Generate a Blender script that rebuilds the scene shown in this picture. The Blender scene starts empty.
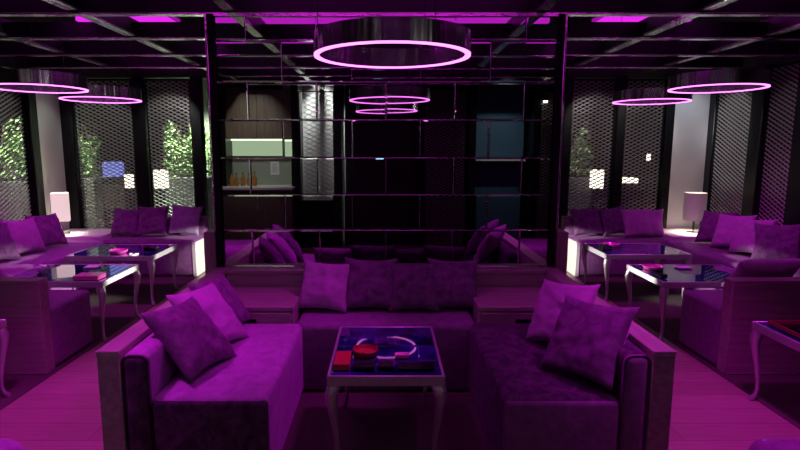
import bpy, bmesh, math, random
from mathutils import Vector, Matrix, noise
random.seed(7)
R = math.radians
PI = math.pi
scn = bpy.context.scene
COL = scn.collection

# ------------------------------------------------------------------ materials
def nodes_of(name):
    m = bpy.data.materials.new(name); m.use_nodes = True
    nt = m.node_tree
    return m, nt, nt.nodes['Principled BSDF']

def plain(name, col, rough=.5, metal=0.0, spec=.5, coat=0.0, emit=None, estr=0.0, bump=0.0, bscale=60):
    m, nt, p = nodes_of(name)
    p.inputs['Base Color'].default_value = (*col, 1)
    p.inputs['Roughness'].default_value = rough
    p.inputs['Metallic'].default_value = metal
    p.inputs['Specular IOR Level'].default_value = spec
    p.inputs['Coat Weight'].default_value = coat
    if emit:
        p.inputs['Emission Color'].default_value = (*emit, 1)
        p.inputs['Emission Strength'].default_value = estr
    tc = nt.nodes.new('ShaderNodeTexCoord')
    n = nt.nodes.new('ShaderNodeTexNoise'); n.inputs['Scale'].default_value = bscale
    nt.links.new(tc.outputs['Object'], n.inputs['Vector'])
    if bump:
        b = nt.nodes.new('ShaderNodeBump'); b.inputs['Strength'].default_value = bump; b.inputs['Distance'].default_value = .01
        nt.links.new(n.outputs['Fac'], b.inputs['Height']); nt.links.new(b.outputs['Normal'], p.inputs['Normal'])
    return m

def velvet(name, dark, light, sheen=.5, scale=9.0, lo=.35, hi=.7):
    m, nt, p = nodes_of(name)
    tc = nt.nodes.new('ShaderNodeTexCoord')
    n1 = nt.nodes.new('ShaderNodeTexNoise'); n1.inputs['Scale'].default_value = scale; n1.inputs['Detail'].default_value = 6; n1.inputs['Roughness'].default_value = .65
    n1.inputs['Distortion'].default_value = .6
    cr = nt.nodes.new('ShaderNodeValToRGB')
    cr.color_ramp.elements[0].position = lo; cr.color_ramp.elements[0].color = (*dark, 1)
    cr.color_ramp.elements[1].position = hi; cr.color_ramp.elements[1].color = (*light, 1)
    n2 = nt.nodes.new('ShaderNodeTexNoise'); n2.inputs['Scale'].default_value = 25; n2.inputs['Detail'].default_value = 4
    b = nt.nodes.new('ShaderNodeBump'); b.inputs['Strength'].default_value = .25; b.inputs['Distance'].default_value = .01
    nt.links.new(tc.outputs['Object'], n1.inputs['Vector']); nt.links.new(tc.outputs['Object'], n2.inputs['Vector'])
    nt.links.new(n1.outputs['Fac'], cr.inputs['Fac']); nt.links.new(cr.outputs['Color'], p.inputs['Base Color'])
    nt.links.new(n2.outputs['Fac'], b.inputs['Height']); nt.links.new(b.outputs['Normal'], p.inputs['Normal'])
    p.inputs['Roughness'].default_value = .75; p.inputs['Specular IOR Level'].default_value = .15
    p.inputs['Sheen Weight'].default_value = sheen; p.inputs['Sheen Roughness'].default_value = .35
    p.inputs['Sheen Tint'].default_value = (.75, .35, .8, 1)
    return m

def wood(name, c1, c2, axis='X', rough=.42, freq=1.0):
    m, nt, p = nodes_of(name)
    tc = nt.nodes.new('ShaderNodeTexCoord'); mp = nt.nodes.new('ShaderNodeMapping')
    s = {'X': (1.2, 14, 14), 'Y': (14, 1.2, 14), 'Z': (14, 14, 1.2)}[axis]
    mp.inputs['Scale'].default_value = tuple(v*freq for v in s)
    n = nt.nodes.new('ShaderNodeTexNoise'); n.inputs['Scale'].default_value = 2.4; n.inputs['Detail'].default_value = 8; n.inputs['Roughness'].default_value = .6
    cr = nt.nodes.new('ShaderNodeValToRGB')
    cr.color_ramp.elements[0].position = .3; cr.color_ramp.elements[0].color = (*c1, 1)
    cr.color_ramp.elements[1].position = .7; cr.color_ramp.elements[1].color = (*c2, 1)
    nt.links.new(tc.outputs['Object'], mp.inputs['Vector']); nt.links.new(mp.outputs['Vector'], n.inputs['Vector'])
    nt.links.new(n.outputs['Fac'], cr.inputs['Fac']); nt.links.new(cr.outputs['Color'], p.inputs['Base Color'])
    p.inputs['Roughness'].default_value = rough; p.inputs['Specular IOR Level'].default_value = .4
    return m

def floor_mat():
    m, nt, p = nodes_of('plank_floor')
    tc = nt.nodes.new('ShaderNodeTexCoord')
    br = nt.nodes.new('ShaderNodeTexBrick')
    br.inputs['Scale'].default_value = 1.0; br.inputs['Brick Width'].default_value = 1.6; br.inputs['Row Height'].default_value = .18
    br.inputs['Mortar Size'].default_value = .002; br.inputs['Color1'].default_value = (.34, .24, .19, 1); br.inputs['Color2'].default_value = (.42, .31, .25, 1)
    br.inputs['Mortar'].default_value = (.12, .08, .06, 1)
    mp = nt.nodes.new('ShaderNodeMapping'); mp.inputs['Scale'].default_value = (1.5, 18, 1)
    n = nt.nodes.new('ShaderNodeTexNoise'); n.inputs['Scale'].default_value = 3; n.inputs['Detail'].default_value = 6
    mx = nt.nodes.new('ShaderNodeMixRGB'); mx.blend_type = 'MULTIPLY'; mx.inputs['Fac'].default_value = .5
    nt.links.new(tc.outputs['Object'], br.inputs['Vector']); nt.links.new(tc.outputs['Object'], mp.inputs['Vector'])
    nt.links.new(mp.outputs['Vector'], n.inputs['Vector'])
    nt.links.new(br.outputs['Color'], mx.inputs['Color1']); nt.links.new(n.outputs['Fac'], mx.inputs['Color2'])
    nt.links.new(mx.outputs['Color'], p.inputs['Base Color'])
    p.inputs['Roughness'].default_value = .45
    return m

def glass_mat(name, tint, refl=.25, rough=.02):
    """thin pane: part see-through, part mirror"""
    m = bpy.data.materials.new(name); m.use_nodes = True; nt = m.node_tree
    for n in list(nt.nodes): nt.nodes.remove(n)
    out = nt.nodes.new('ShaderNodeOutputMaterial'); mix = nt.nodes.new('ShaderNodeMixShader')
    tr = nt.nodes.new('ShaderNodeBsdfTransparent'); tr.inputs['Color'].default_value = (*tint, 1)
    gl = nt.nodes.new('ShaderNodeBsdfGlossy'); gl.inputs['Roughness'].default_value = rough; gl.inputs['Color'].default_value = (.9, .9, .9, 1)
    mix.inputs['Fac'].default_value = refl
    nt.links.new(tr.outputs[0], mix.inputs[1]); nt.links.new(gl.outputs[0], mix.inputs[2]); nt.links.new(mix.outputs[0], out.inputs['Surface'])
    return m

def emission(name, col, s):
    m = bpy.data.materials.new(name); m.use_nodes = True; nt = m.node_tree
    for n in list(nt.nodes): nt.nodes.remove(n)
    out = nt.nodes.new('ShaderNodeOutputMaterial'); e = nt.nodes.new('ShaderNodeEmission')
    e.inputs['Color'].default_value = (*col, 1); e.inputs['Strength'].default_value = s
    nt.links.new(e.outputs[0], out.inputs['Surface'])
    return m

MAG = (.83, .022, .88)
M = {}
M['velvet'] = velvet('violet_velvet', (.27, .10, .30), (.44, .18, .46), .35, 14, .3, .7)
M['velvet_shaded'] = velvet('violet_velvet_shaded', (.04, .016, .045), (.15, .06, .155), .12, 16, .40, .80)  # darker copy of the violet velvet; shade is put into its colour
M['velvet_deep'] = velvet('deep_velvet', (.17, .065, .18), (.27, .11, .28), .25, 18, .35, .75)
M['pillow_a'] = velvet('pillow_violet', (.33, .13, .34), (.46, .19, .46), .35, 16, .3, .75)
M['pillow_b'] = velvet('pillow_plum', (.10, .038, .11), (.25, .10, .26), .3, 16, .34, .76)
M['pillow_c'] = velvet('pillow_grey', (.25, .17, .28), (.38, .28, .42), .4, 14)
M['wood'] = wood('walnut_panel', (.21, .155, .16), (.36, .28, .28), 'X')
M['wood_z'] = wood('walnut_upright', (.21, .155, .16), (.36, .28, .28), 'Z')
M['wood_dark'] = wood('dark_cabinet_wood', (.10, .075, .055), (.17, .125, .095), 'Z')
M['lit_end'] = wood('white_lit_wood', (.68, .68, .62), (.80, .80, .74), 'Z')  # bench-end wood coloured pale; the white light is put into its colour
M['floor'] = floor_mat()
M['carpet'] = plain('dark_carpet', (.075, .05, .05), .95, bump=.4, bscale=220)
M['black'] = plain('black_lacquer', (.004, .004, .005), .35, spec=.3)
M['black_matte'] = plain('black_matte', (.004, .004, .005), .7, spec=.2)
M['chrome'] = plain('brushed_chrome', (.85, .85, .82), .17, .95, bump=.5, bscale=28)
M['polished'] = plain('polished_chrome', (.82, .80, .82), .06, 1.0)
def streaked(name):
    m, nt, p = nodes_of(name)
    p.inputs['Base Color'].default_value = (.8, .78, .8, 1); p.inputs['Metallic'].default_value = 1; p.inputs['Roughness'].default_value = .15
    tc = nt.nodes.new('ShaderNodeTexCoord'); mp = nt.nodes.new('ShaderNodeMapping'); mp.inputs['Scale'].default_value = (11, 11, 0)
    n = nt.nodes.new('ShaderNodeTexNoise'); n.inputs['Scale'].default_value = 1.0; n.inputs['Detail'].default_value = 2
    b = nt.nodes.new('ShaderNodeBump'); b.inputs['Strength'].default_value = 1.0; b.inputs['Distance'].default_value = .02
    nt.links.new(tc.outputs['Object'], mp.inputs['Vector']); nt.links.new(mp.outputs['Vector'], n.inputs['Vector'])
    nt.links.new(n.outputs['Fac'], b.inputs['Height']); nt.links.new(b.outputs['Normal'], p.inputs['Normal'])
    return m
M['ring_metal'] = streaked('rippled_polished_metal')
M['silver'] = plain('silver_leaf', (.62, .58, .62), .35, .75, bump=.4, bscale=90)
M['mirror'] = plain('smoked_mirror', (.50, .49, .51), .012, 1.0)
M['ceiling'] = plain('dark_gloss_ceiling', (.05, .03, .05), .12, spec=.6)
M['table_glass'] = velvet('deep_blue_glass', (.004, .004, .04), (.06, .03, .42), 0, 5, .40, .75)
_p = M['table_glass'].node_tree.nodes['Principled BSDF']
for _l in list(_p.inputs['Normal'].links): M['table_glass'].node_tree.links.remove(_l)
_p.inputs['Roughness'].default_value = .03; _p.inputs['Specular IOR Level'].default_value = .8; _p.inputs['Coat Weight'].default_value = 1.0; _p.inputs['Coat Roughness'].default_value = .02
M['mesh'] = plain('expanded_metal', (.50, .48, .46), .40, .8)
M['plaster'] = plain('pale_plaster', (.62, .63, .60), .7, bump=.1, bscale=30)
M['white'] = plain('white_lacquer', (.78, .77, .73), .4)
M['teal'] = plain('teal_paint', (.035, .10, .14), .6, bump=.1, bscale=30)
M['wall_dark'] = plain('charcoal_wall', (.012, .011, .013), .7)
M['led'] = emission('magenta_led', (1, .19, .95), 3.2)
M['panel'] = emission('magenta_light_panel', MAG, 1.0)
M['shade_warm'] = plain('lit_white_shade', (.8, .78, .7), .8, emit=(1, .92, .68), estr=.6)
M['shade_grey'] = plain('grey_linen_shade', (.45, .40, .38), .9, emit=(1, .84, .72), estr=.05, bump=.2, bscale=150)
M['leaf'] = velvet('leaf_green', (.08, .18, .05), (.42, .55, .28), 0, 5)
M['pot'] = plain('planter_render', (.07, .07, .07), .8)
M['red'] = plain('red_card', (.42, .02, .025), .45)
M['dark_red'] = plain('dark_red_rim', (.16, .015, .03), .4)
M['pink'] = plain('pink_glass', (.75, .10, .45), .15, spec=.8, coat=.5)
M['card'] = plain('white_card', (.75, .75, .75), .5)
M['black_gloss'] = plain('black_gloss', (.004, .004, .006), .12)
M['green_splash'] = plain('sage_splashback', (.33, .38, .29), .4)
M['amber'] = plain('amber_bottle', (.45, .20, .04), .1, coat=.5)
M['bright'] = emission('warm_white_led', (1, .93, .78), 14)
M['greenled'] = emission('under_cabinet_led', (.80, 1, .66), 3.5)
M['added_glow'] = emission('added_lamp_glow', (1, .90, .74), 4.0)
M['bluebox'] = emission('blue_light_box', (.30, .34, 1), 1.3)
M['mint'] = emission('mint_wall_glow', (.58, .80, .48), 1.05)
M['cyan'] = emission('cyan_display', (.35, .75, 1), 3)
M['winglass'] = glass_mat('dark_window_glass', (.85, .87, .86), .08)
M['clear'] = glass_mat('clear_glass', (.9, .9, .92), .15)
M['ground'] = plain('terrace_paving', (.10, .10, .10), .8)

# ------------------------------------------------------------------ mesh helpers
class MB:
    def __init__(s): s.bm = bmesh.new()
    def box(s, x0, x1, y0, y1, z0, z1, bev=0.0, seg=2):
        t = bmesh.new()
        bmesh.ops.create_cube(t, size=1)
        for v in t.verts:
            v.co = Vector(((x0+x1)/2 + v.co.x*(x1-x0), (y0+y1)/2 + v.co.y*(y1-y0), (z0+z1)/2 + v.co.z*(z1-z0)))
        if bev > 0:
            bmesh.ops.bevel(t, geom=list(t.edges), offset=bev, segments=seg, profile=.5, affect='EDGES')
        s.merge(t); return s
    def merge(s, t):
        mp = [s.bm.verts.new(v.co) for v in t.verts]
        t.verts.index_update()
        for f in t.faces:
            try: s.bm.faces.new([mp[v.index] for v in f.verts])
            except ValueError: pass
        t.free()
    def tube(s, pts, rad, n=8, cap=True):
        pts = [Vector(p) for p in pts]
        if not hasattr(rad, '__len__'): rad = [rad]*len(pts)
        rings = []
        for i, p in enumerate(pts):
            d = (pts[min(i+1, len(pts)-1)] - pts[max(i-1, 0)]).normalized()
            a = Vector((1, 0, 0)) if abs(d.x) < .8 else Vector((0, 1, 0))
            u = d.cross(a).normalized(); w = d.cross(u)
            rings.append([s.bm.verts.new(p + (u*math.cos(2*PI*k/n) + w*math.sin(2*PI*k/n))*rad[i]) for k in range(n)])
        for i in range(len(rings)-1):
            for k in range(n):
                s.bm.faces.new((rings[i][k], rings[i][(k+1) % n], rings[i+1][(k+1) % n], rings[i+1][k]))
        if cap:
            s.bm.faces.new(rings[0][::-1]); s.bm.faces.new(rings[-1])
        return s
    def lathe(s, prof, n=32, c=(0, 0, 0), closed=False):
        rings = []
        for r, z in prof:
            rings.append([s.bm.verts.new((c[0]+max(r, 1e-4)*math.cos(2*PI*k/n), c[1]+max(r, 1e-4)*math.sin(2*PI*k/n), c[2]+z)) for k in range(n)])
        m = len(rings)
        for i in range(m if closed else m-1):
            a, b = rings[i], rings[(i+1) % m]
            for k in range(n):
                s.bm.faces.new((a[k], a[(k+1) % n], b[(k+1) % n], b[k]))
        return s
    def build(s, name, mat, parent=None, smooth=True, angle=40, label=None):
        bmesh.ops.recalc_face_normals(s.bm, faces=s.bm.faces)
        me = bpy.data.meshes.new(name); s.bm.to_mesh(me); s.bm.free()
        return link(name, me, mat, parent, smooth, angle, label)

def link(name, me, mat, parent=None, smooth=True, angle=40, label=None):
    o = bpy.data.objects.new(name, me); COL.objects.link(o)
    if mat: me.materials.append(M[mat])
    if smooth:
        me.polygons.foreach_set('use_smooth', [True]*len(me.polygons))
        try: me.set_sharp_from_angle(angle=R(angle))
        except Exception: pass
    if parent: o.parent = parent
    if label: o['label'] = label
    return o

def raw(name, vs, fs, mat, parent=None, smooth=False):
    me = bpy.data.meshes.new(name); me.from_pydata(vs, [], fs); me.update()
    return link(name, me, mat, parent, smooth)

def tag(o, label, cat, group=None):
    o['label'] = label; o['category'] = cat
    if group: o['group'] = group
    return o

def thing(name, label, cat, loc=(0, 0, 0), rz=0, group=None):
    o = bpy.data.objects.new(name, None); COL.objects.link(o)
    o.empty_display_size = .1
    o.location = loc; o.rotation_euler = (0, 0, rz)
    return tag(o, label, cat, group)

def struct(name, mb, mat, parent=None, smooth=True):
    o = mb.build(name, mat, parent, smooth)
    if not parent: o['kind'] = 'structure'
    return o

def copy_thing(root, loc, rz, label, group=None):
    r = root.copy(); COL.objects.link(r); r.location = loc; r.rotation_euler = (0, 0, rz); r['label'] = label
    if group: r['group'] = group
    for ch in list(root.children):
        c = ch.copy(); COL.objects.link(c); c.parent = r
        for g in ch.children:
            d = g.copy(); COL.objects.link(d); d.parent = c
    return r

# ------------------------------------------------------------------ camera
cam = bpy.data.cameras.new('camera'); co = bpy.data.objects.new('camera', cam); COL.objects.link(co)
F = 540.0
cam.sensor_width = 36; cam.lens = F/800*36
cam.shift_x = 14/800
cam.clip_start = .05
co.location = (0, 0, 1.55); co.rotation_euler = (R(90-8.12), 0, 0)
scn.camera = co

# ------------------------------------------------------------------ key sizes
WX = 4.2            # side walls
YB = 7.1            # back wall
YR = -.75           # rear wall behind the viewer
YM = 3.95           # mirror face
ZB = 2.48           # beam underside
ZC = 2.92           # ceiling

# ------------------------------------------------------------------ setting
struct('floor', MB().box(-WX-.1, WX+.1, YR-.9, YB+.15, -.06, 0), 'floor')
for i, (x0, x1, y0, y1) in enumerate([(-4.18, -2.30, .2, 7.05), (2.30, 4.18, .2, 7.05)]):
    o = MB().box(x0, x1, y0, y1, .0, .006).build('booth_carpet', 'carpet', None)
    tag(o, ['dark booth carpet beside the aisle, under the tables near the square-shaded lamp', 'dark booth carpet beside the aisle, under the tables near the drum-shaded lamp'][i], 'carpet')
o = MB().box(-.62, .62, 2.0, 3.24, 0, .008).build('booth_carpet', 'carpet', None)
tag(o, 'dark carpet under the small low table inside the central U of benches', 'carpet')
struct('ceiling', MB().box(-WX-.1, WX+.1, YR-.9, YB+.15, ZC, ZC+.06), 'ceiling')
# rear wall and side walls
struct('wall_rear', MB().box(-WX-.1, WX+.1, YR-.9, YR-.8, 0, ZC), 'wall_dark')
struct('wall_left', MB().box(-WX-.1, -WX, YR-.8, 5.35, 0, ZC), 'wall_dark')
struct('wall_right', MB().box(WX, WX+.1, YR-.8, 5.35, 0, ZC), 'wall_dark')
# headers above the screens (dark), and dado below
struct('wall_back', MB().box(-WX, WX, YB, YB+.1, 2.44, ZC), 'wall_dark')
for i, s in enumerate((-1, 1)):
    struct('trim_%d' % (i+1), MB().box(min(s*WX, s*(WX+.1)), max(s*WX, s*(WX+.1)), 5.35, YB+.1, 2.44, ZC), 'wall_dark')

# black posts
tn = 10
def post(x0, x1, y0, y1, z1=2.46):
    global tn; tn += 1
    b = MB().box(x0, x1, y0, y1, 0, z1, .006, 1)
    struct('trim_%d' % tn, b, 'black')
post(-4.24, -4.04, 7.06, 7.24); post(-3.26, -3.10, 7.06, 7.2); post(-2.50, -2.38, 7.06, 7.2)
post(2.97, 3.08, 7.06, 7.2); post(3.60, 3.71, 7.06, 7.2); post(4.17, 4.30, 6.98, 7.2); post(2.28, 2.39, 7.06, 7.2)
post(-4.26, -4.14, 6.40, 6.54); post(-4.26, -4.14, 5.35, 5.55)
post(4.14, 4.26, 6.06, 6.26); post(4.14, 4.26, 5.35, 5.58)

# expanded metal screens
def screen(label, w, h, loc, rz, dx=.098, dz=.048, mat='mesh', glass=True):
    t = thing('mesh_screen', label, 'screen', loc, rz, None)
    b = MB()
    fr = .018
    b.box(-w/2, w/2, -.015, .015, 0, fr); b.box(-w/2, w/2, -.015, .015, h-fr, h)
    b.box(-w/2, -w/2+fr, -.015, .015, 0, h); b.box(w/2-fr, w/2, -.015, .015, 0, h)
    b.build('frame', 'black', t)
    vs, fs = [], []
    hx, hz = dx/2, dz/2
    nx, nz = int((w-.02)/hx), int((h-.02)/hz)
    x0 = -w/2+.01; z0 = .01
    tw, th = .0040, .0095
    for r in range(nz):
        for i in range(nx):
            up = (i + r) % 2 == 0
            xa, xb = x0+i*hx, x0+(i+1)*hx
            za, zb = (z0+r*hz, z0+(r+1)*hz) if up else (z0+(r+1)*hz, z0+r*hz)
            k = len(vs)
            for (x, z) in ((xa, za), (xb, zb)):
                vs += [(x, -.006, z-tw), (x, .006, z-tw+th*.9), (x, .006, z+tw+th*.5), (x, -.006, z+tw-th*.4)]
            for q in range(4):
                fs.append((k+q, k+(q+1) % 4, k+4+(q+1) % 4, k+4+q))
    raw('metal_mesh', vs, fs, mat, t)
    if glass:
        MB().box(-w/2, w/2, .045, .051, .02, h-.02).build('pane', 'winglass', t)
    return t
SH = 2.42
screen('expanded metal screen behind the three-cushion bench, next to the corner by the square lamp', .76, SH, (-3.65, 7.12, 0), 0)
screen('expanded metal screen behind the grey cushion, with hedge leaves showing through', .58, SH, (-2.80, 7.12, 0), 0)
screen('narrow expanded metal screen just past the white bench end beside the drum-lamp booth', .58, SH, (2.68, 7.12, 0), 0)
screen('expanded metal screen between the pale plaster panel and the next black post', .51, SH, (3.34, 7.12, 0), 0)
screen('side wall metal screen beside the pale column, bright hedge showing through it', .84, SH, (-4.20, 5.975, 0), R(90))
screen('side wall metal screen next to the drum lamp, brightly lit mesh', .71, SH, (4.20, 6.62, 0), R(-90))
screen('side wall metal screen nearest the viewer, dim purple mesh past the brightly lit one', .47, SH, (4.20, 5.82, 0), R(-90))
# pale panels
o = struct('trim_30', MB().box(-4.26, -4.18, 6.55, 7.06, 0, 2.44, .004, 1), 'plaster')
o = struct('trim_31', MB().box(3.71, 4.17, 7.10, 7.18, 0, 2.44, .004, 1), 'plaster')
# middle of the back wall: glazed
struct('wall_middle', MB().box(-1.4, 1.4, 7.1, 7.2, 0, 2.44), 'wall_dark')
struct('window_1', MB().box(-2.38, -1.4, 7.13, 7.14, 0, 2.44), 'winglass')
struct('window_2', MB().box(1.4, 2.28, 7.13, 7.14, 0, 2.44), 'winglass')

# ------------------------------------------------------------------ outside terrace
struct('trim_40', MB().box(-8, 8, 7.2, 10.6, -.08, -.02), 'ground')
struct('trim_41', MB().box(-8, 8, 10.4, 10.5, 0, 3.2), 'wall_dark')
struct('trim_42', MB().box(-8.1, -4.4, 3.5, 7.2, -.08, -.02), 'ground')
struct('trim_43', MB().box(4.4, 8.1, 3.5, 7.2, -.08, -.02), 'ground')
struct('trim_44', MB().box(-6.3, -6.2, 3.5, 10.4, 0, 3.2), 'wall_dark')
struct('trim_45', MB().box(6.2, 6.3, 3.5, 10.4, 0, 3.2), 'wall_dark')
struct('trim_46', MB().box(-3.3, -2.3, 9.3, 9.4, 0, 3.0), 'plaster')

def hedge(label, x0, x1, y0, y1, z0, z1, n, seed):
    rnd = random.Random(seed)
    t = thing('hedge', label, 'plant', ((x0+x1)/2, (y0+y1)/2, 0), 0, None)
    cx, cy = (x0+x1)/2, (y0+y1)/2
    b = MB().box(x0-cx-.04, x1-cx+.04, y0-cy-.04, y1-cy+.04, 0, z0, .01, 1); b.build('planter', 'pot', t)
    vs, fs = [], []
    for i in range(n):
        u = rnd.random(); zz = z0+.02 + (z1-z0)*rnd.random()**.9
        x = rnd.uniform(x0, x1)-cx; y = rnd.uniform(y0, y1)-cy
        top = z1*(1-.25*abs(math.sin(x*9+seed))) - .0
        if zz > top: zz = z0+.05+(top-z0)*rnd.random()
        L = rnd.uniform(.035, .075); a = rnd.uniform(0, 2*PI); p = rnd.uniform(-.9, .9)
        d = Vector((math.cos(a)*math.cos(p), math.sin(a)*math.cos(p), math.sin(p)))
        s = d.cross(Vector((rnd.uniform(-1, 1), rnd.uniform(-1, 1), .3))).normalized()
        nn = d.cross(s)
        c = Vector((x, y, zz)); k = len(vs)
        vs += [tuple(c-d*L/2), tuple(c+s*L*.33+nn*L*.08), tuple(c+d*L/2), tuple(c-s*L*.33+nn*L*.08)]
        fs += [(k, k+1, k+2), (k, k+2, k+3)]
    raw('foliage', vs, fs, 'leaf', t)
    st = MB()
    for i in range(6):
        x = (x0-cx)+(x1-x0)*(i+.5)/6
        st.tube([(x, 0, z0-.02), (x+rnd.uniform(-.05, .05), rnd.uniform(-.05, .05), (z0+z1)/2), (x+rnd.uniform(-.1, .1), 0, z1-.1)], [.012, .009, .004], 5)
    st.build('stems', 'wood_dark', t)
hedge('bright hedge in a tall planter seen through the side wall screen', -5.12, -4.62, 7.02, 7.4, 1.12, 1.95, 1700, 3)
hedge('hedge strip in a planter beside the corner post, left edge of the blue glow', -4.62, -4.22, 7.75, 8.1, 1.12, 1.98, 700, 4)
hedge('hedge in a planter seen through the screen behind the grey cushion', -3.28, -2.72, 8.0, 8.35, 1.12, 2.0, 1200, 5)
hedge('leafy hedge in the narrow gap beside the mirror wall and the last black post', -3.12, -2.58, 8.42, 8.75, 1.10, 2.05, 1200, 6)
hedge('dim hedge behind the screen nearest the mirror wall, drum-lamp side', 2.5, 3.05, 8.0, 8.3, 1.12, 1.95, 800, 8)
def added_glow(label, x, y, z, w, h, mat, stand=True):  # glow boxes added outside; the warm ones stand in for lamp reflections
    t = thing('added_glow', label, 'added_glow', (x, y, 0))
    MB().box(-w/2, w/2, -w/2, w/2, z, z+h, .01, 1).build('glowing_box', mat, t)
    b = MB().box(-w*.35, w*.35, -w*.35, w*.35, -.02, z); b.build('stand', 'black', t)
added_glow('warm glow box for a lamp reflection behind the screen of the grey cushion', -3.22, 7.75, .98, .16, .26, 'added_glow')
added_glow('blue glowing light box outside behind the corner screen', -4.02, 8.0, 1.13, .22, .22, 'bluebox')
added_glow('small white glow beside the blue light box outside', -3.75, 7.9, .97, .10, .20, 'added_glow')
added_glow('warm glow box for a lamp reflection past the white end of the drum-lamp booth bench', 3.02, 7.75, .98, .15, .26, 'added_glow')
added_glow('tiny glow box for a lamp sparkle high behind the screen beside the pale plaster panel', 3.86, 8.0, 1.36, .05, .11, 'added_glow')
added_glow('low glow box for lamp reflections behind the screen beside the pale plaster panel', 3.5, 7.9, 1.05, .26, .07, 'added_glow')

# ------------------------------------------------------------------ ceiling grid
bi = 50
for y in (-.35, .45, 1.25, 2.12, 2.98, 4.0, 4.86, 5.72, 6.58):
    b = MB().box(-WX, WX, y-.03, y+.03, ZB+.012, ZB+.14); o = struct('trim_%d' % bi, b, 'black'); bi += 1
    MB().box(-WX, WX, y-.034, y+.034, ZB, ZB+.014, .003, 1).build('metal_edge', 'chrome', o)
for X in (-3.3, -2.2, -1.1, 1.1, 2.25, 3.3):
    b = MB().box(X-.035, X+.035, YR-.75, YB, ZB+.04, ZB+.165); o = struct('trim_%d' % bi, b, 'black'); bi += 1
    MB().box(X-.04, X+.04, YR-.75, YB, ZB+.022, ZB+.042, .003, 1).build('metal_edge', 'chrome', o)
# magenta light panels set into some of the coffers
pan = [(-1.97, 1.73, 1.45, 1.95), (-1.05, -.05, 2.35, 2.85), (.05, 1.05, 2.35, 2.85), (-2.15, -1.2, 4.95, 5.6), (1.2, 2.15, 4.95, 5.6), (-1.05, 1.05, 4.95, 5.6), (3.4, 4.0, 4.95, 5.6), (-4.1, -3.4, 4.95, 5.5), (-1.05, -.05, 3.22, 3.9), (.05, 1.05, 3.22, 3.9),
       (-2.15, -1.2, 2.35, 2.85), (1.2, 2.15, 2.35, 2.85),
       (-3.2, -2.3, 3.25, 3.85), (2.3, 3.2, 3.25, 3.85),
       (-3.25, -2.3, 5.05, 5.5), (2.3, 3.2, 5.05, 5.6),
       (-3.25, -2.3, 5.9, 6.3), (2.3, 3.2, 5.9, 6.3)]
for i, (x0, x1, y0, y1) in enumerate(pan):
    o = struct('trim_%d' % (400+i), MB().box(x0, x1, y0, y1, ZC-.05, ZC-.002), 'panel')
    o['label'] = 'magenta light panel recessed in the ceiling grid'

# ------------------------------------------------------------------ ring lamps
def make_ring():
    t = thing('ring_lamp', '', 'lamp', (0, 0, 0))
    ro, ri, h = .38, .352, .108
    MB().lathe([(ro, .012), (ro, h), (ro-.006, h), (ro-.006, .03), (ri+.006, .03), (ri+.006, h), (ri, h), (ri, .012)], 96, closed=True).build('metal_band', 'ring_metal', t)
    MB().lathe([(ro-.002, .006), (ro-.002, .012), (ri+.002, .012), (ri+.002, .006)], 96, closed=True).build('light_strip', 'led', t)
    for k in range(3):
        a = R(60+120*k)
        MB().tube([((ro-.02)*math.cos(a), (ro-.02)*math.sin(a), .03), ((ro-.02)*math.cos(a), (ro-.02)*math.sin(a), ZC-1.99)], .0018, 6).build('suspension_cable', 'black', t)
    b = MB()
    for k in range(3):
        a = R(60+120*k)
        b.tube([(0, 0, h+.0), ((ro-.02)*math.cos(a), (ro-.02)*math.sin(a), h-.01)], .003, 6)
    b.build('spoke', 'black', t)
    return t
RL = ['polished ring pendant lamp with magenta light, over the central low table',
      'polished ring pendant lamp above the viewer, seen as the smaller reflected ring in the mirror',
      'magenta ring pendant lamp cut by the picture edge, nearer one over the square-lamp booth',
      'magenta ring pendant lamp before the corner mesh screen, farther one over the square-lamp booth',
      'magenta ring pendant lamp before the pale plaster panel, nearer one over the drum-lamp booth',
      'magenta ring pendant lamp overlapping a nearer ring, farther one over the drum-lamp booth']
ring = make_ring(); ring['label'] = RL[0]; ring['group'] = 'ring pendant lamps'
ring.location = (.03, 2.72, 1.982)
for (x, y, sc), l in zip([(0, 1.2, 1), (-2.57, 4.1, .86), (-2.60, 5.05, .89), (2.45, 4.1, .86), (2.52, 5.25, .90)], RL[1:]):
    c = copy_thing(ring, (x, y, 1.982 if sc == 1 else 1.975), 0, l); c.scale = (sc, sc, 1)

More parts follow.
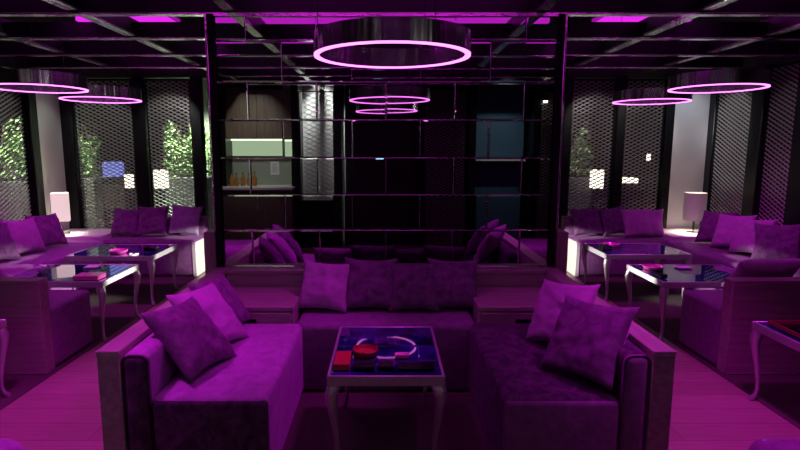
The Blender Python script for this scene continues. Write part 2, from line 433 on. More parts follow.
# ------------------------------------------------------------------ mirror wall
mw = thing('mirror_partition', 'tall smoked mirror partition of bevelled tiles in brick bond behind the central benches', 'mirror', (0, YM, 0))
def zmir(y): return 1.55 - YM*math.tan(R(8.12)+math.atan((y-225)/F))
rows = [268.7, 230.5, 195, 158, 120, 82, 42, 12]
zs = [zmir(y) for y in rows]; zs[-1] = ZB-.004
HW = 1.205
pit = .494
rnd = random.Random(5)
for r in range(len(zs)-1):
    off = 0 if r % 2 == 0 else pit/2
    xs = [-HW] + [x for x in [off+pit*k for k in range(-4, 5)] if -HW+.05 < x < HW-.05] + [HW]
    for a, b_ in zip(xs[:-1], xs[1:]):
        g = .0012; bv = .008
        x0, x1, z0, z1 = a+g, b_-g, zs[r]+g, zs[r+1]-g
        cx, cz = (x0+x1)/2, (z0+z1)/2
        hw, hh = (x1-x0)/2, (z1-z0)/2
        tx, tz = rnd.uniform(-.0022, .0022), rnd.uniform(-.0022, .0022)
        vs = [(-hw, .0007, -hh), (hw, .0007, -hh), (hw, .0007, hh), (-hw, .0007, hh),
              (-hw+bv, 0, -hh+bv), (hw-bv, 0, -hh+bv), (hw-bv, 0, hh-bv), (-hw+bv, 0, hh-bv),
              (-hw, .02, -hh), (hw, .02, -hh), (hw, .02, hh), (-hw, .02, hh)]
        vs = [(x, y + x*tx + z*tz, z) for x, y, z in vs]
        fs = [(4, 5, 6, 7), (0, 1, 5, 4), (1, 2, 6, 5), (2, 3, 7, 6), (3, 0, 4, 7), (1, 0, 8, 9), (2, 1, 9, 10), (3, 2, 10, 11), (0, 3, 11, 8)]
        if x1 < HW-.01: MB().box(x1+g-.002, x1+g+.002, -.003, .004, z0+.004, z1-.004, .001, 1).build('glint_strip', 'chrome', mw).location = (0, 0, 0)  # chrome strip added for the bright glints along tile bevels
        o = raw('mirror_tile', vs, fs, 'mirror', mw); o.location = (cx, 0, cz)
for z in zs[1:-1]:
    MB().box(-HW, HW, -.003, .004, z-.002, z+.002, .001, 1).build('glint_strip', 'chrome', mw)  # added strip for the pale line along each row of bevels
MB().box(-HW-.02, HW+.02, .024, .12, 0, ZB+.02).build('backing_board', 'black_matte', mw)
for s in (-1, 1):
    x0, x1 = sorted((s*(HW+.004), s*(HW+.055)))
    MB().box(x0, x1, -.012, .13, .68, ZB, .003, 1).build('edge_post', 'black_matte', mw)
    x0, x1 = sorted((s*(HW+.048), s*(HW+.064)))
    MB().box(x0, x1, -.018, .0, .94, ZB, .003, 1).build('edge_strip', 'chrome', mw)
MB().box(-HW, HW, -.018, .0, ZB-.022, ZB-.004, .003, 1).build('top_strip', 'chrome', mw)
MB().box(-HW, HW, -.012, .0, .668, .678, .002, 1).build('bottom_strip', 'polished', mw)
# wooden pilasters where benches meet the mirror
for s, l in ((-1, 'low wooden pilaster at the mirror edge, on the square-lamp booth side'), (1, 'low wooden pilaster at the mirror edge, on the drum-lamp booth side')):
    x0, x1 = sorted((s*(HW+.062), s*(HW+.15)))
    o = MB().box(x0, x1, 3.955, 4.6, 0, .93, .004, 1).build('wooden_pilaster', 'wood_z', None); tag(o, l, 'pilaster')

# ------------------------------------------------------------------ benches
def bench(label, loc, rz, sx0, sx1, px0, px1, depth=.74, seat='velvet', cush=True, H=.67, panel='wood', endpanel=0, seatz=.45, name='velvet_bench', cush_m=None, ends=None):
    """local: back plane y=0, faces -y; seat from sx0..sx1, wooden back from px0..px1"""
    t = thing(name, label, 'bench', loc, rz)
    MB().box(sx0, sx1, -depth, -.222 if cush else -.105, .012, seatz, .035, 4).build('seat', seat, t)
    MB().box(px0, px1, -.10, 0, .008, H-.03, .003, 1).build('back_panel', panel, t)
    MB().box(px0-.001, px1+.001, -.102, .002, H-.03, H, .004, 1).build('top_cap', panel, t)
    if cush:
        c0, c1 = cush if isinstance(cush, tuple) else (sx0, sx1)
        MB().box(c0, c1, -.224, -.104, .012, H-.014, .04, 4).build('back_cushion', cush_m or seat, t)
    if endpanel:
        x0, x1 = (sx0-.014, sx0+.03) if endpanel < 0 else (sx1-.03, sx1+.014)
        e = MB().box(x0, x1, -depth-.004, -.12, .009, seatz-.02, .003, 1).build('end_panel', 'lit_end', t, label='wood end coloured pale for white light')
        xo = x0-.003 if endpanel < 0 else x1
        MB().box(xo, xo+.003, -.30, -.18, .24, .27).build('socket_slot', 'black_matte', e)
    return t
# local x of a bench turned +90: world y ; facing +x
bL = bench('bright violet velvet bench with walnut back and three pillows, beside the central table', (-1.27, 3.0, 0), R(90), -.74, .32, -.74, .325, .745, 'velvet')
MB().box(-.745, -.70, -.742, -.226, .014, .441, .028, 4).build('end_shading', 'velvet_shaded', bL, label='crushed velvet end coloured dark for shade')  # slabs put the shade on this front into their colour
MB().box(-.745, -.70, -.221, -.107, .014, .648, .036, 4).build('cushion_end_shading', 'velvet_shaded', bL, label='crushed velvet end coloured dark for shade')
bR = bench('velvet bench coloured dark for shade, walnut back holding two cushions, facing the bright violet bench', (1.27, 3.0, 0), R(-90), -.32, .74, -.325, .74, .745, 'velvet_shaded')
MB().box(.70, .745, -.742, -.226, .014, .441, .028, 4).build('end_shading', 'velvet_deep', bR, label='velvet end coloured lighter for light on it')  # lighter slabs put the light on this front into their colour
MB().box(.70, .745, -.221, -.107, .014, .648, .036, 4).build('cushion_end_shading', 'velvet_deep', bR, label='velvet end coloured lighter for light on it')
bB = bench('short violet velvet bench with four cushions in a row against the mirror wall', (0, 3.93, 0), 0, -.575, .575, -.575, .575, .67, 'velvet_deep')
# corner consoles
def console(label, loc, w, d, h, mat, slot=True, sides=0):
    t = thing('corner_console', label, 'console', loc)
    MB().box(-w/2, w/2, -d/2, d/2, .008, h-.03, .003, 1).build('body', mat, t)
    MB().box(-w/2-.003, w/2+.003, -d/2-.008, d/2, h-.03, h, .004, 1).build('top', mat, t)
    if slot:
        dr = MB().box(-w/2+.02, w/2-.02, -d/2-.012, -d/2-.001, h-.15, h-.04, .002, 1).build('drawer', mat, t)
        MB().box(-.05, .05, -d/2-.016, -d/2-.011, h-.105, h-.08, .001, 1).build('pull_slot', 'black_matte', dr)
    if sides:
        x0, x1 = sorted((sides*(w/2+.004), sides*(w/2+.108)))
        MB().box(x0, x1, -d/2-.245+.25, d/2+.11, .008, .64, .003, 1).build('side_panel', mat, t)
        MB().box(x0-.001, x1+.001, -d/2+.005, d/2+.112, .64, .67, .004, 1).build('side_cap', mat, t)
        MB().box(-w/2, w/2, d/2+.008, d/2+.11, .008, .64, .003, 1).build('back_panel', mat, t)
        MB().box(-w/2, w/2, d/2+.006, d/2+.112, .64, .67, .004, 1).build('back_cap', mat, t)
    return t
console('walnut corner console with black slot pull, joining the bright violet bench to the mirror', (-.875, 3.575, 0), .57, .49, .55, 'wood', True, -1)
console('walnut corner console with black slot pull, joining the dark bench to the mirror', (.875, 3.575, 0), .57, .49, .55, 'wood', True, 1)

# side booths
for s in (-1, 1):
    bn = 'square-lamp booth' if s < 0 else 'drum-lamp booth'
    # near bench, back towards the viewer
    if s < 0:
        bench('velvet bench with tall walnut back turned to the viewer, closing the square-lamp booth', (-3.2, 3.53, 0), R(180), -.87, .93, -.87, .95, .62, 'velvet_deep', False)
    else:
        bench('velvet bench with tall walnut back turned to the viewer, closing the drum-lamp booth', (3.2, 3.53, 0), R(180), -.93, .87, -.95, .87, .62, 'velvet_deep', False)
    # wall bench
    bench('long velvet bench along the side wall of the %s' % bn, (s*4.12, 5.3, 0), R(90) if s < 0 else R(-90), -1.04 if s < 0 else -1.02, 1.02 if s < 0 else 1.04, -1.05, 1.05, .80, 'velvet' if s < 0 else 'velvet_deep', True)
    # far bench
    bench('far velvet bench with lit-toned end panel under the mesh screens of the %s' % bn, (s*2.86, 7.04, 0), 0, -.56, .56, -.56 , .56, .66, 'velvet_deep', True, endpanel=-s)
    cons = console('white corner console holding the %s' % ('square-shaded lamp' if s < 0 else 'drum-shaded lamp'), (s*3.785, 6.715, 0), .70, .64, .50, 'white', False)

# ottomans at the very front
for s, l, m in ((-1, 'bright violet velvet ottoman, only its rounded corner showing at the bottom edge', 'velvet'), (1, 'dark-sided velvet ottoman at the bottom edge, past the end of the dark bench', 'velvet_deep')):
    t = thing('velvet_ottoman', l, 'ottoman', (s*1.72, 1.66, 0))
    MB().box(-.33, .33, -.33, .33, .05, .45, .08, 5).build('cushion', m, t)
    MB().box(-.28, .28, -.28, .28, 0, .052, .004, 1).build('plinth', 'black', t)

# ------------------------------------------------------------------ pillows
def pillow_mesh(w, h, t, seed, n=22):
    rnd = random.Random(seed); o = Vector((rnd.uniform(-50, 50), rnd.uniform(-50, 50), rnd.uniform(-50, 50)))
    vs, fs, idx = [], [], {}
    for side in (-1, 1):
        for i in range(n+1):
            for j in range(n+1):
                u, v = 2*i/n-1, 2*j/n-1
                edge = i in (0, n) or j in (0, n)
                if edge and side == 1: idx[(side, i, j)] = idx[(-1, i, j)]; continue
                prof = ((1-u**2)*(1-v**2))**.38 if not edge else 0
                sag = 1 - .13*(1-v*v)*abs(u)**3
                sag2 = 1 - .13*(1-u*u)*abs(v)**3
                x, z = u*w/2*sag, v*h/2*sag2
                wr = noise.noise(o+Vector((u*1.7, v*1.7, side*2.0)))*.22 + noise.noise(o+Vector((u*3.2, v*5, side*4.0)))*.22
                # creases radiating from the corners
                cr = .05*math.sin(9*math.atan2(1.15-abs(v), 1.15-abs(u))+seed)*(max(abs(u), abs(v))**2)*(min(abs(u), abs(v)))
                y = side*t/2*prof*(1+wr+cr*3)
                idx[(side, i, j)] = len(vs); vs.append((x, y, z))
    for side in (-1, 1):
        for i in range(n):
            for j in range(n):
                q = (idx[(side, i, j)], idx[(side, i+1, j)], idx[(side, i+1, j+1)], idx[(side, i, j+1)])
                fs.append(q if side == -1 else q[::-1])
    return vs, fs

pcount = 0
def pillow(label, xy, seatz, az, tilt, roll=0, w=.42, mat='pillow_a', th=.15, group=None, back=None, lift=0):
    """az: direction the face points to (0 = towards viewer -y), tilt back, roll in plane. back=(axis,value,sign) keeps it in front of a plane"""
    global pcount; pcount += 1
    vs, fs = pillow_mesh(w, w, th, pcount)
    mt = Matrix.Rotation(R(az), 4, 'Z') @ Matrix.Rotation(R(-tilt), 4, 'X') @ Matrix.Rotation(R(roll), 4, 'Y')
    pts = [mt @ Vector(v) for v in vs]
    z = seatz + .004 - min(p.z for p in pts) + lift
    x, y = xy
    if back:
        ax, val, sg = back
        ext = max(p[ax]*sg for p in pts)
        if ax == 0: x = val - sg*ext
        else: y = val - sg*ext
    me = bpy.data.meshes.new('throw_pillow'); me.from_pydata([tuple(p) for p in pts], [], fs); me.update()
    o = link('throw_pillow', me, mat, None, True, 180)
    o.location = (x, y, z)
    return tag(o, label, 'pillow', group)
S = .45
# central back bench, back plane y = 3.695
g = 'pillows on the short bench under the mirror'
pillow('bright violet pillow with pointed corners, first in the row beside the violet bench console', (-.42, 0), S, -4, 32, 4, .36, 'pillow_a', .12, g, (1, 3.72, 1))
pillow('wide violet pillow, second in the row of four from the bright violet bench', (-.105, 0), S, 3, 28, 2, .375, 'pillow_b', .13, g, (1, 3.73, 1))
pillow('violet pillow, third in the row of four, tucked behind its neighbours', (.185, 0), S, -3, 29, -2, .345, 'pillow_b', .12, g, (1, 3.70, 1))
pillow('violet pillow nearest the dark bench in the row of four under the mirror', (.465, 0), S, 5, 27, 3, .365, 'pillow_b', .13, g, (1, 3.73, 1))
g = 'pillows on the bright violet bench'
pillow('dark plum pillow nearest the viewer, leaning back on the bright violet bench', (-.9, 2.60), S, 78, 42, 5, .41, 'pillow_b', .13, g, (0, -1.16, -1))
pillow('smooth violet pillow in the middle of the three on the bright violet bench', (-.9, 2.90), S, 76, 40, 5, .40, 'pillow_a', .13, g, (0, -1.16, -1))
pillow('violet pillow farthest back of the three on the bright violet bench', (-.9, 3.20), S, 78, 36, 2, .37, 'pillow_b', .12, g, (0, -1.15, -1))
g = 'pillows on the dark plum bench'
pillow('large plum pillow leaning at the front of the dark bench', (.9, 2.50), S, -58, 33, -5, .41, 'pillow_b', .13, g, (0, 1.17, 1))
pillow('mottled violet pillow behind the large one on the dark bench', (.9, 2.90), S, -60, 30, -8, .385, 'pillow_a', .13, g, (0, 1.15, 1))
# square-lamp booth
g = 'pillows on the far bench of the square-lamp booth'
pillow('dull violet pillow in the corner beside the white console of the square lamp', (-3.27, 0), S, 2, 22, 3, .36, 'pillow_b', .13, g, (1, 6.83, 1))
pillow('broad deep violet pillow between the corner pillow and the grey one', (-2.93, 0), S, -2, 24, -3, .40, 'pillow_b', .13, g, (1, 6.84, 1))
pillow('greyish satin pillow at the aisle end of the far bench, square-lamp booth', (-2.52, 0), S, 6, 20, 6, .39, 'pillow_c', .13, g, (1, 6.83, 1))
g = 'pillows on the wall bench of the square-lamp booth'
for i, (y, m, l) in enumerate([(4.72, 'pillow_a', 'violet pillow on the square-lamp wall bench cut by the picture edge'),
                               (5.14, 'pillow_b', 'dark violet pillow on the wall bench, third from the square lamp'),
                               (5.55, 'pillow_a', 'bright violet pillow on the wall bench, second from the square lamp'),
                               (5.95, 'pillow_b', 'dark violet pillow on the wall bench, closest to the square lamp')]):
    pillow(l, (-3.8, y), S, 74, 26, 3, .40, m, .13, g, (0, -3.92, -1))
g = 'pillows on the near bench of the square-lamp booth'
pillow('violet pillow peeping over the walnut back beside the white flowers table', (-2.95, 0), S, 180, 52, 0, .42, 'pillow_a', .16, g, (1, 3.645, -1), .03)
# drum-lamp booth
g = 'pillows on the far bench of the drum-lamp booth'
for x, m, l, dy in [(2.52, 'pillow_b', 'shiny dark violet pillow at the aisle end of the far bench, drum-lamp booth', 0),
                    (2.86, 'pillow_b', 'dark violet pillow second from the aisle on the far bench, drum-lamp booth', .01),
                    (3.12, 'pillow_a', 'violet pillow third from the aisle on the far bench, drum-lamp booth', -.07),
                    (3.30, 'pillow_a', 'violet pillow touching the white console of the drum lamp', .02)]:
    pillow(l, (x, 0), S, random.uniform(-14, 14), 26, random.uniform(-9, 9), .375, m, .12, g, (1, 6.83+dy, 1))
g = 'pillows on the wall bench of the drum-lamp booth'
for y, m, l in [(6.10, 'pillow_b', 'dark violet pillow closest to the drum lamp on the wall bench'),
                (5.80, 'pillow_a', 'violet pillow second from the drum lamp on the wall bench'),
                (5.48, 'pillow_a', 'violet pillow third from the drum lamp on the wall bench'),
                (5.08, 'pillow_b', 'large violet pillow nearest the viewer on the drum-lamp wall bench')]:
    pillow(l, (3.8, y), S, -66 if y > 5.2 else -45, 25, -4, .41, m, .12, g, (0, 3.93, 1))
g = 'pillows on the near bench of the drum-lamp booth'
pillow('violet pillow lying over the walnut back turned to the viewer, drum-lamp booth', (2.72, 0), S, 176, 50, 6, .42, 'pillow_a', .16, g, (1, 3.645, -1), .03)
pillow('violet pillow on the near drum-lamp bench, partly cut by the picture edge', (3.18, 0), S, 184, 50, -6, .42, 'pillow_b', .16, g, (1, 3.645, -1), .03)

# ------------------------------------------------------------------ tables
def leg_mesh(sx, sy, n=10):
    prof = [(.000, .455, .030), (.012, .43, .034), (.022, .40, .033), (.021, .36, .027), (.012, .30, .021), (.000, .22, .016), (-.010, .14, .013), (-.012, .08, .012), (-.004, .04, .013), (.012, .018, .017), (.022, .002, .013)]
    return MB().tube([(sx*o*.75, sy*o*.75, z) for o, z, r in prof], [r for o, z, r in prof], n)
def make_table(label, w, d, loc, rz=0, group=None):
    t = thing('cocktail_table', label, 'table', loc, rz, group)
    b = MB(); fw = .014
    b.box(-w/2, w/2, -d/2, -d/2+fw, .452, .502, .003, 1); b.box(-w/2, w/2, d/2-fw, d/2, .452, .502, .003, 1)
    b.box(-w/2, -w/2+fw, -d/2+fw, d/2-fw, .452, .502, .003, 1); b.box(w/2-fw, w/2, -d/2+fw, d/2-fw, .452, .502, .003, 1)
    b.build('frame', 'silver', t)
    MB().box(-w/2+fw, w/2-fw, -d/2+fw, d/2-fw, .475, .499, .002, 1).build('glass_top', 'table_glass', t)
    for sx in (-1, 1):
        for sy in (-1, 1):
            o = leg_mesh(sx, sy).build('leg', 'silver', t); o.location = (sx*(w/2-.035), sy*(d/2-.035), 0)
    return t
G = 'low tables in the side booths'
CT = make_table('small low table with silver cabriole legs and blue glass under the central ring lamp', .55, .71, (0, 2.735, 0), R(.0))
tb = make_table('low silver-legged table with white flowers on top, nearer table of the square-lamp booth', .86, .66, (-2.68, 4.5, 0), 0, G)
for (x, y), l in zip([(-2.72, 5.52), (2.62, 4.49), (2.62, 5.60), (2.67, 2.86), (-2.78, 2.90)],
                     ['low silver-legged table before the grey pillow, farther table of the square-lamp booth',
                      'low silver-legged table with pink ashtray and card, nearer one of the drum-lamp booth',
                      'low silver-legged table lit white along its edge, farther table of the drum-lamp booth',
                      'low dark table carrying a red-rimmed tray before the drum-lamp booth\'s walnut back',
                      'low table showing only one curved leg before the square-lamp booth\'s walnut back']):
    copy_thing(tb, (x, y, 0), 0, l, G)

# objects on tables
TZ = .503
def ashtray(label, x, y, r=.065, mat='pink', group='round ashtrays'):
    t = thing('ashtray', label, 'ashtray', (x, y, TZ), 0, group)
    MB().lathe([(0, .0), (r*.82, 0), (r, .028), (r*.96, .03), (r*.80, .012), (0, .010)], 36).build('dish', mat, t)
    for k in range(3):
        a = k*2*PI/3+.4
        MB().tube([(r*.86*math.cos(a), r*.86*math.sin(a), .031), (r*1.0*math.cos(a), r*1.0*math.sin(a), .032)], .0045, 6).build('cigarette_rest', mat, t)
def box_thing(name, label, cat, x, y, w, d, h, mat, rz=0, lid=None, z=TZ, group=None):
    t = thing(name, label, cat, (x, y, z), R(rz), group)
    MB().box(-w/2, w/2, -d/2, d/2, 0, h*.7, .002, 1).build('body', mat, t)
    MB().box(-w/2-.001, w/2+.001, -d/2-.001, d/2+.001, h*.7, h, .002, 1).build('lid', lid or mat, t)
    return t
box_thing('gift_box', 'red box on the near corner of the central low table', 'box', -.212, 2.53, .075, .17, .03, 'red', 0)
ashtray('round red and pink ashtray on the central low table', -.105, 2.65, .066, 'red')
box_thing('card_box', 'black square box at the front edge of the central table, beside the red box', 'box', -.105, 2.475, .10, .07, .022, 'black_gloss')
box_thing('card_box', 'small black box in the middle of the front edge of the central table', 'box', .0, 2.475, .07, .06, .022, 'black_gloss')
box_thing('menu_folder', 'flat black menu folder along the front edge of the central table', 'menu', .145, 2.475, .17, .075, .014, 'black_gloss')
box_thing('matchbox', 'small pink matchbox behind the black menu folder on the central table', 'matchbox', .08, 2.61, .07, .04, .018, 'pink')
# square-lamp booth
ashtray('pink ashtray on the farther table of the square-lamp booth', -2.70, 5.36, .09)
box_thing('card_box', 'black glossy box on the farther table of the square-lamp booth, aisle side', 'box', -2.42, 5.48, .12, .09, .04, 'black_gloss')
box_thing('gift_box', 'flat magenta box at the front of the table with the white flowers', 'box', -2.40, 4.27, .20, .13, .035, 'pink')
box_thing('table_card', 'white card lying behind the magenta box on the flowers table', 'card', -2.60, 4.68, .11, .10, .012, 'card')
t = thing('flower_bowl', 'small bowl of white flowers on the nearer table of the square-lamp booth', 'flowers', (-2.86, 4.42, TZ))
MB().lathe([(0, 0), (.03, 0), (.05, .035), (.046, .037), (.028, .006), (0, .006)], 20).build('bowl', 'clear', t)
b = MB(); rnd = random.Random(2)
for k in range(14):
    c = (rnd.uniform(-.05, .05), rnd.uniform(-.04, .04), .045+rnd.uniform(0, .03))
    b.lathe([(0, .006), (.012, .0), (.018, .008), (.01, .012), (0, .009)], 7, c)
b.build('blossoms', 'card', t)
# drum-lamp booth
ashtray('pink ashtray on the bluish nearer table of the drum-lamp booth', 2.33, 4.62, .085)
box_thing('card_box', 'black glossy box beside the pink ashtray, nearer table of the drum-lamp booth', 'box', 2.25, 4.34, .05, .16, .035, 'black_gloss')
box_thing('table_card', 'pale card on the bluish nearer table of the drum-lamp booth', 'card', 2.62, 4.66, .12, .09, .01, 'card')
ashtray('pink ashtray on the farther white-edged table of the drum-lamp booth', 2.42, 5.72, .09)
box_thing('card_box', 'black glossy box on the farther white-edged table of the drum-lamp booth', 'box', 2.27, 5.50, .10, .12, .05, 'black_gloss')
t = thing('serving_tray', 'flat red-rimmed tray on the dark table in front of the drum-lamp walnut back', 'tray', (2.52, 2.95, TZ))
MB().box(-.24, .24, -.16, .16, 0, .008, .002, 1).build('base', 'black_gloss', t)
b = MB()
b.box(-.24, .24, .15, .16, .008, .03); b.box(-.24, .24, -.16, -.15, .008, .03); b.box(-.24, -.23, -.15, .15, .008, .03); b.box(.23, .24, -.15, .15, .008, .03)
b.build('rim', 'dark_red', t)
o = thing('ashtray', 'pink ashtray sitting in the red-rimmed tray', 'ashtray', (2.52, 2.96, TZ+.010), 0, 'round ashtrays')
MB().lathe([(0, .0), (.06, 0), (.07, .028), (.067, .03), (.055, .012), (0, .010)], 36).build('dish', 'pink', o)
o = box_thing('card_box', 'black box inside the red-rimmed tray', 'box', 2.36, 2.90, .10, .14, .03, 'black_gloss', 8, None, TZ+.010)

# ------------------------------------------------------------------ table lamps on the white consoles
t = thing('table_lamp', 'lit white square-shaded table lamp on its white corner console', 'lamp', (-3.95, 6.52, .502), R(28))
MB().box(-.08, .08, -.06, .06, 0, .018, .004, 1).build('base', 'polished', t)
MB().tube([(0, 0, .018), (0, 0, .34)], .009, 10).build('stem', 'polished', t)
b = MB()
w = .092
b.box(-w, w, -w, -w+.006, .17, .51); b.box(-w, w, w-.006, w, .17, .51); b.box(-w, -w+.006, -w+.006, w-.006, .17, .51); b.box(w-.006, w, -w+.006, w-.006, .17, .51)
b.build('shade', 'shade_warm', t)
t = thing('table_lamp', 'grey drum-shaded table lamp on its white corner console', 'lamp', (3.83, 6.66, .502))
MB().lathe([(0, 0), (.08, 0), (.08, .012), (.012, .02), (.01, .2), (0, .2)], 24).build('base', 'polished', t)
MB().lathe([(.125, .16), (.125, .50), (.12, .50), (.12, .16)], 40, closed=True).build('shade', 'shade_grey', t)

# ------------------------------------------------------------------ behind the viewer (seen in the mirror)
# kitchenette recess
t = thing('kitchen_counter', 'kitchenette counter with dark wood front and pale worktop, seen in the mirror', 'counter', (-2.0, -.62, 0))
MB().box(-.56, .56, -.30, .25, 0, .90).build('body', 'wood_dark', t)
MB().box(-.58, .58, -.30, .30, .90, .94, .004, 1).build('worktop', 'white', t)
for k in range(2):
    d = MB().box(-.55+.555*k, -.005+.555*k, .252, .268, .08, .88, .003, 1).build('door', 'wood_dark', t)
    MB().box(-.05+.08*k, -.03+.08*k, .269, .285, .6, .8, .003, 1).build('door_handle', 'chrome', d)
t = thing('wall_cabinet', 'dark brown wall cabinet above the kitchenette splashback, seen in the mirror', 'cabinet', (-2.0, -.78, 1.70))
MB().box(-.58, .58, -.14, .18, 0, .75, .003, 1).build('body', 'wood_dark', t)
for k in range(2):
    MB().box(-.575+.58*k, -.005+.58*k, .182, .198, .005, .745, .003, 1).build('door', 'wood_dark', t)
MB().box(-.56, .56, -.10, -.07, -.025, -.002).build('light_strip', 'greenled', t)
o = MB().box(-.58, .58, -.01, .01, 0, .76).build('splashback', 'green_splash', None); o.location = (-2.0, -.93, .942)
MB().box(-.56, .56, .011, .018, .49, .755).build('lit_wall_band', 'mint', o, label='glow band for light on the wall')  # glow added in place of under-cabinet light falling on the splashback
tag(o, 'sage green splashback above the kitchenette worktop, seen in the mirror', 'splashback')
t = thing('wall_notice', 'small pale notice on the green splashback, seen in the mirror', 'notice', (-1.80, -.915, 1.1))
MB().box(-.07, .07, -.004, .004, 0, .22, .002, 1).build('board', 'card', t)
b = MB()
for k in range(5): b.box(-.045, .03+.012*(k % 3), .0045, .006, .05+.03*k, .056+.03*k)
b.build('printed_lines', 'black_matte', t)
rnd = random.Random(11)
for k, x in enumerate((-2.42, -2.33, -2.24, -2.15, -2.06)):
    t = thing('bottle', 'amber bottle on the kitchenette worktop, seen in the mirror', 'bottle', (x, -.62+rnd.uniform(-.05, .05), .942), 0, 'bottles on the kitchenette worktop')
    h = rnd.uniform(.17, .24)
    MB().lathe([(0, 0), (.033, 0), (.035, .01), (.035, h*.55), (.013, h*.72), (.012, h*.94), (0, h*.94)], 18).build('glass_body', 'amber', t)
    MB().lathe([(0, h*.94), (.014, h*.94), (.014, h), (0, h)], 12).build('cap', 'black', t)
# rear pillars
for x0, x1 in ((-2.64, -2.48), (-1.47, -1.36), (-.82, -.70), (.46, .60), (1.29, 1.41), (2.27, 2.38), (2.6, 2.75)):
    tn += 1
    struct('trim_%d' % (tn+200), MB().box(x0, x1, YR-.25, YR+.20, 0, ZC, .005, 1), 'black')
screen('brightly back-lit metal screen beside the kitchenette, seen in the mirror', .54, SH, (-1.09, -.60, 0), R(180), .15, .072, glass=False)
screen('dim bluish metal screen beside the teal wall, seen in the mirror', .68, SH, (.92, -.60, 0), R(180), glass=False)
screen('narrow metal screen past the teal wall, seen in the mirror', .26, SH, (2.47, -.60, 0), R(180), glass=False)
struct('trim_300', MB().box(1.38, 2.22, -1.0, -.95, 0, ZC), 'teal')
struct('trim_301', MB().box(-1.75, -.45, -1.45, -1.4, 0, ZC), 'plaster')
struct('trim_303', MB().box(-1.355, -.825, -.56, -.52, 0, .74, .003, 1), 'black_matte')
struct('trim_302', MB().box(-.66, .46, -.75, -.70, 0, ZC), 'wall_dark')
t = thing('wall_spotlight', 'small bright white wall spotlight past the teal wall, seen in the mirror', 'spotlight', (2.42, -.50, 2.26))
MB().lathe([(0, 0), (.035, 0), (.035, .07), (0, .07)], 16).build('housing', 'black', t)
MB().lathe([(0, -.02), (.026, -.026), (.034, -.003), (0, -.001)], 16).build('bulb', 'bright', t)
o = MB().box(-.06, .06, -.01, .01, -.03, .03, .003, 1).build('wall_display', 'cyan', None); o.location = (-.12, -.685, 2.2)
tag(o, 'small glowing cyan display on the dark wall facing the mirror', 'display')
# side ledge with white edge in front of the teal wall
t = thing('side_shelf', 'pale shelf against the teal wall, seen in the mirror', 'shelf', (1.82, -.80, 1.36))
MB().box(-.38, .38, -.14, .10, 0, .03, .003, 1).build('board', 'white', t)
for k in (-.3, .3): MB().box(k-.01, k+.01, -.14, .06, -.12, 0).build('bracket', 'black', t)

# ------------------------------------------------------------------ lights
def light(kind, name, loc, energy, col, size=.1, aim=None, spot=None, blend=.5, sy=None):
    l = bpy.data.lights.new(name, kind); l.energy = energy; l.color = col
    o = bpy.data.objects.new(name, l); COL.objects.link(o); o.location = loc
    if kind == 'AREA':
        l.size = size
        if sy: l.shape = 'RECTANGLE'; l.size_y = sy
    else: l.shadow_soft_size = size
    if spot: l.spot_size = R(spot); l.spot_blend = blend
    if aim:
        o.rotation_euler = (Vector(aim)-Vector(loc)).to_track_quat('-Z', 'Y').to_euler()
    return o
WARM = (1, .86, .68)
light('POINT', 'square_lamp_bulb', (-3.95, 6.52, .502+.27), 17, WARM, .04)
light('POINT', 'drum_lamp_bulb', (3.83, 6.66, .502+.26), 12, WARM, .04)
# white spotlights low in the passage behind the mirror wall
for sx in (-1, 1):
    n = 'a' if sx < 0 else 'b'
    light('SPOT', 'passage_spot_end_'+n, (sx*.5, 5.9, .6), 260, (1, .98, .88), .03, (sx*2.27, 6.66, .22), 21, .2)
    light('SPOT', 'passage_spot_far_table_'+n, (sx*.5, 5.9, .7), 420, (1, .98, .88), .03, (sx*2.27, 5.5, .40), 17, .5)
    light('SPOT', 'passage_spot_near_table_'+n, (sx*.5, 5.9, .7), 420, (1, .98, .88), .03, (sx*2.27, 4.5, .45), 12, .5)
    light('SPOT', 'beam_fill_'+n, (sx*1.75, 5.4, 1.3), 90, (1, .97, .92), .05, (sx*2.2, 4.6, 2.5), 100, .8)  # unseen light added to whiten the beam edges
# magenta ceiling spots
light('SPOT', 'aisle_spot_a', (-1.75, 2.2, 2.75), 260, MAG, .12, (-1.8, 2.5, 0), 64, .9)
light('SPOT', 'aisle_spot_b', (1.75, 2.2, 2.75), 260, MAG, .12, (1.8, 2.5, 0), 62, .9)
light('SPOT', 'booth_spot_a', (-2.6, 4.9, 2.8), 200, MAG, .15, (-3.4, 5.0, 0), 95, .8)
light('SPOT', 'booth_spot_b', (2.6, 4.9, 2.8), 150, MAG, .15, (3.4, 5.0, 0), 95, .8)
light('SPOT', 'bench_fill_a', (.75, 3.3, 2.75), 140, MAG, .12, (-.85, 2.8, .45), 50, .8)  # unseen spot added to brighten the violet seat and cushion
light('SPOT', 'bench_fill_b', (-.75, 3.0, 2.75), 85, MAG, .12, (1.15, 2.75, .6), 50, .8)  # unseen spot added for the dark bench cap and pillows
# garden lights outside
light('SPOT', 'garden_light_a', (-4.7, 6.3, 2.7), 900, (.9, 1, .78), .08, (-4.85, 7.1, 1.4), 60, .6)
light('SPOT', 'garden_light_b', (-2.7, 7.6, 2.7), 1300, (.85, 1, .75), .08, (-2.75, 8.3, 1.4), 90, .6)
light('SPOT', 'garden_light_c', (-4.3, 7.4, 2.7), 500, (.85, 1, .75), .08, (-4.4, 8, 1.4), 70, .6)
light('SPOT', 'garden_light_d', (2.8, 7.4, 2.7), 150, (1, .8, .9), .08, (2.8, 8.2, 1.3), 80, .6)
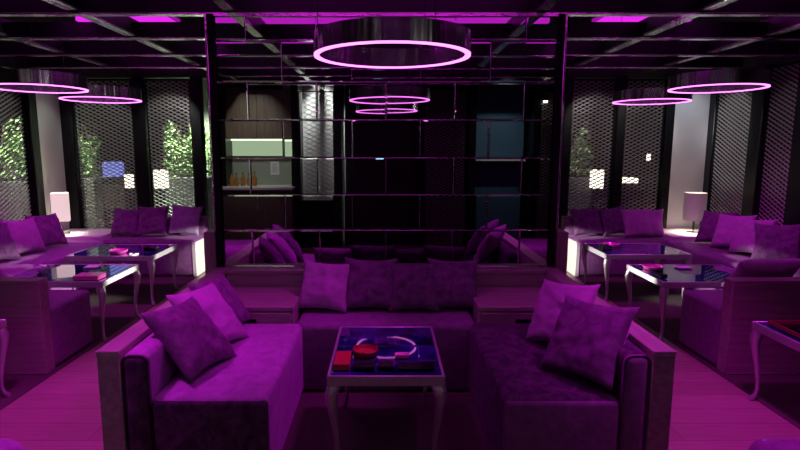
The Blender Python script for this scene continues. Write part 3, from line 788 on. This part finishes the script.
# unseen fill spots added inside to brighten the mesh screens
for nm, loc, aim, e, c in [('screen_fill_a', (-3.6, 6.0, 2.42), (-3.7, 7.12, 1.75), 26, (.95, 1, .95)), ('screen_fill_b', (-2.8, 6.0, 2.42), (-2.8, 7.12, 1.75), 40, (1, 1, .95)),
                           ('screen_fill_c', (2.7, 6.0, 2.42), (2.7, 7.12, 1.75), 26, (1, .93, .9)), ('screen_fill_d', (3.3, 6.0, 2.42), (3.3, 7.12, 1.75), 22, (1, .93, .9)),
                           ('screen_fill_e', (3.1, 6.6, 2.42), (4.2, 6.65, 1.75), 62, (.95, .97, 1)), ('screen_fill_f', (-3.1, 5.95, 2.42), (-4.2, 5.95, 1.75), 28, (.95, 1, .95)),
                           ('screen_fill_g', (3.1, 5.7, 2.42), (4.2, 5.7, 1.75), 12, (1, .8, .9))]:
    light('SPOT', nm, loc, e, c, .03, aim, 46, .5)
light('SPOT', 'column_light_a', (-3.7, 6.5, 2.42), 5, (.9, 1, .85), .05, (-4.2, 6.8, 1.3), 75, .8)
light('SPOT', 'column_light_b', (3.75, 6.5, 2.42), 11, (.72, .82, 1), .05, (3.95, 7.1, 1.8), 75, .8)
# behind the viewer
light('SPOT', 'rear_screen_fill', (-1.05, .25, 2.75), 45, (1, 1, .95), .03, (-1.09, -.6, 1.75), 42, .9)  # unseen fill added so the reflected screen shows brighter
light('SPOT', 'screen_backlight', (-1.1, -.98, 2.9), 330, (.95, 1, .95), .06, (-1.1, -1.4, 2.1), 55, .9)
light('SPOT', 'kitchen_fill', (-2.0, .3, 2.75), 75, (.95, 1, .9), .03, (-2.1, -.75, 1.45), 66, 1.0)  # unseen fill added to bring up the kitchenette
light('SPOT', 'teal_wall_light', (1.82, .1, 2.75), 45, (.9, .97, 1), .03, (1.82, -.95, 1.5), 60, 1.0)
light('SPOT', 'rear_spot_beam', (2.42, -.44, 2.22), 9, (1, .85, .95), .03, (-1.0, 3.0, .8), 60, .7)

# ------------------------------------------------------------------ world and view
w = bpy.data.worlds.new('night'); scn.world = w; w.use_nodes = True
w.node_tree.nodes['Background'].inputs['Color'].default_value = (.004, .003, .006, 1)
w.node_tree.nodes['Background'].inputs['Strength'].default_value = .5
scn.view_settings.view_transform = 'Standard'
scn.view_settings.look = 'None'
scn.view_settings.exposure = 0
scn.view_settings.gamma = 1
scn.view_settings.use_curve_mapping = False
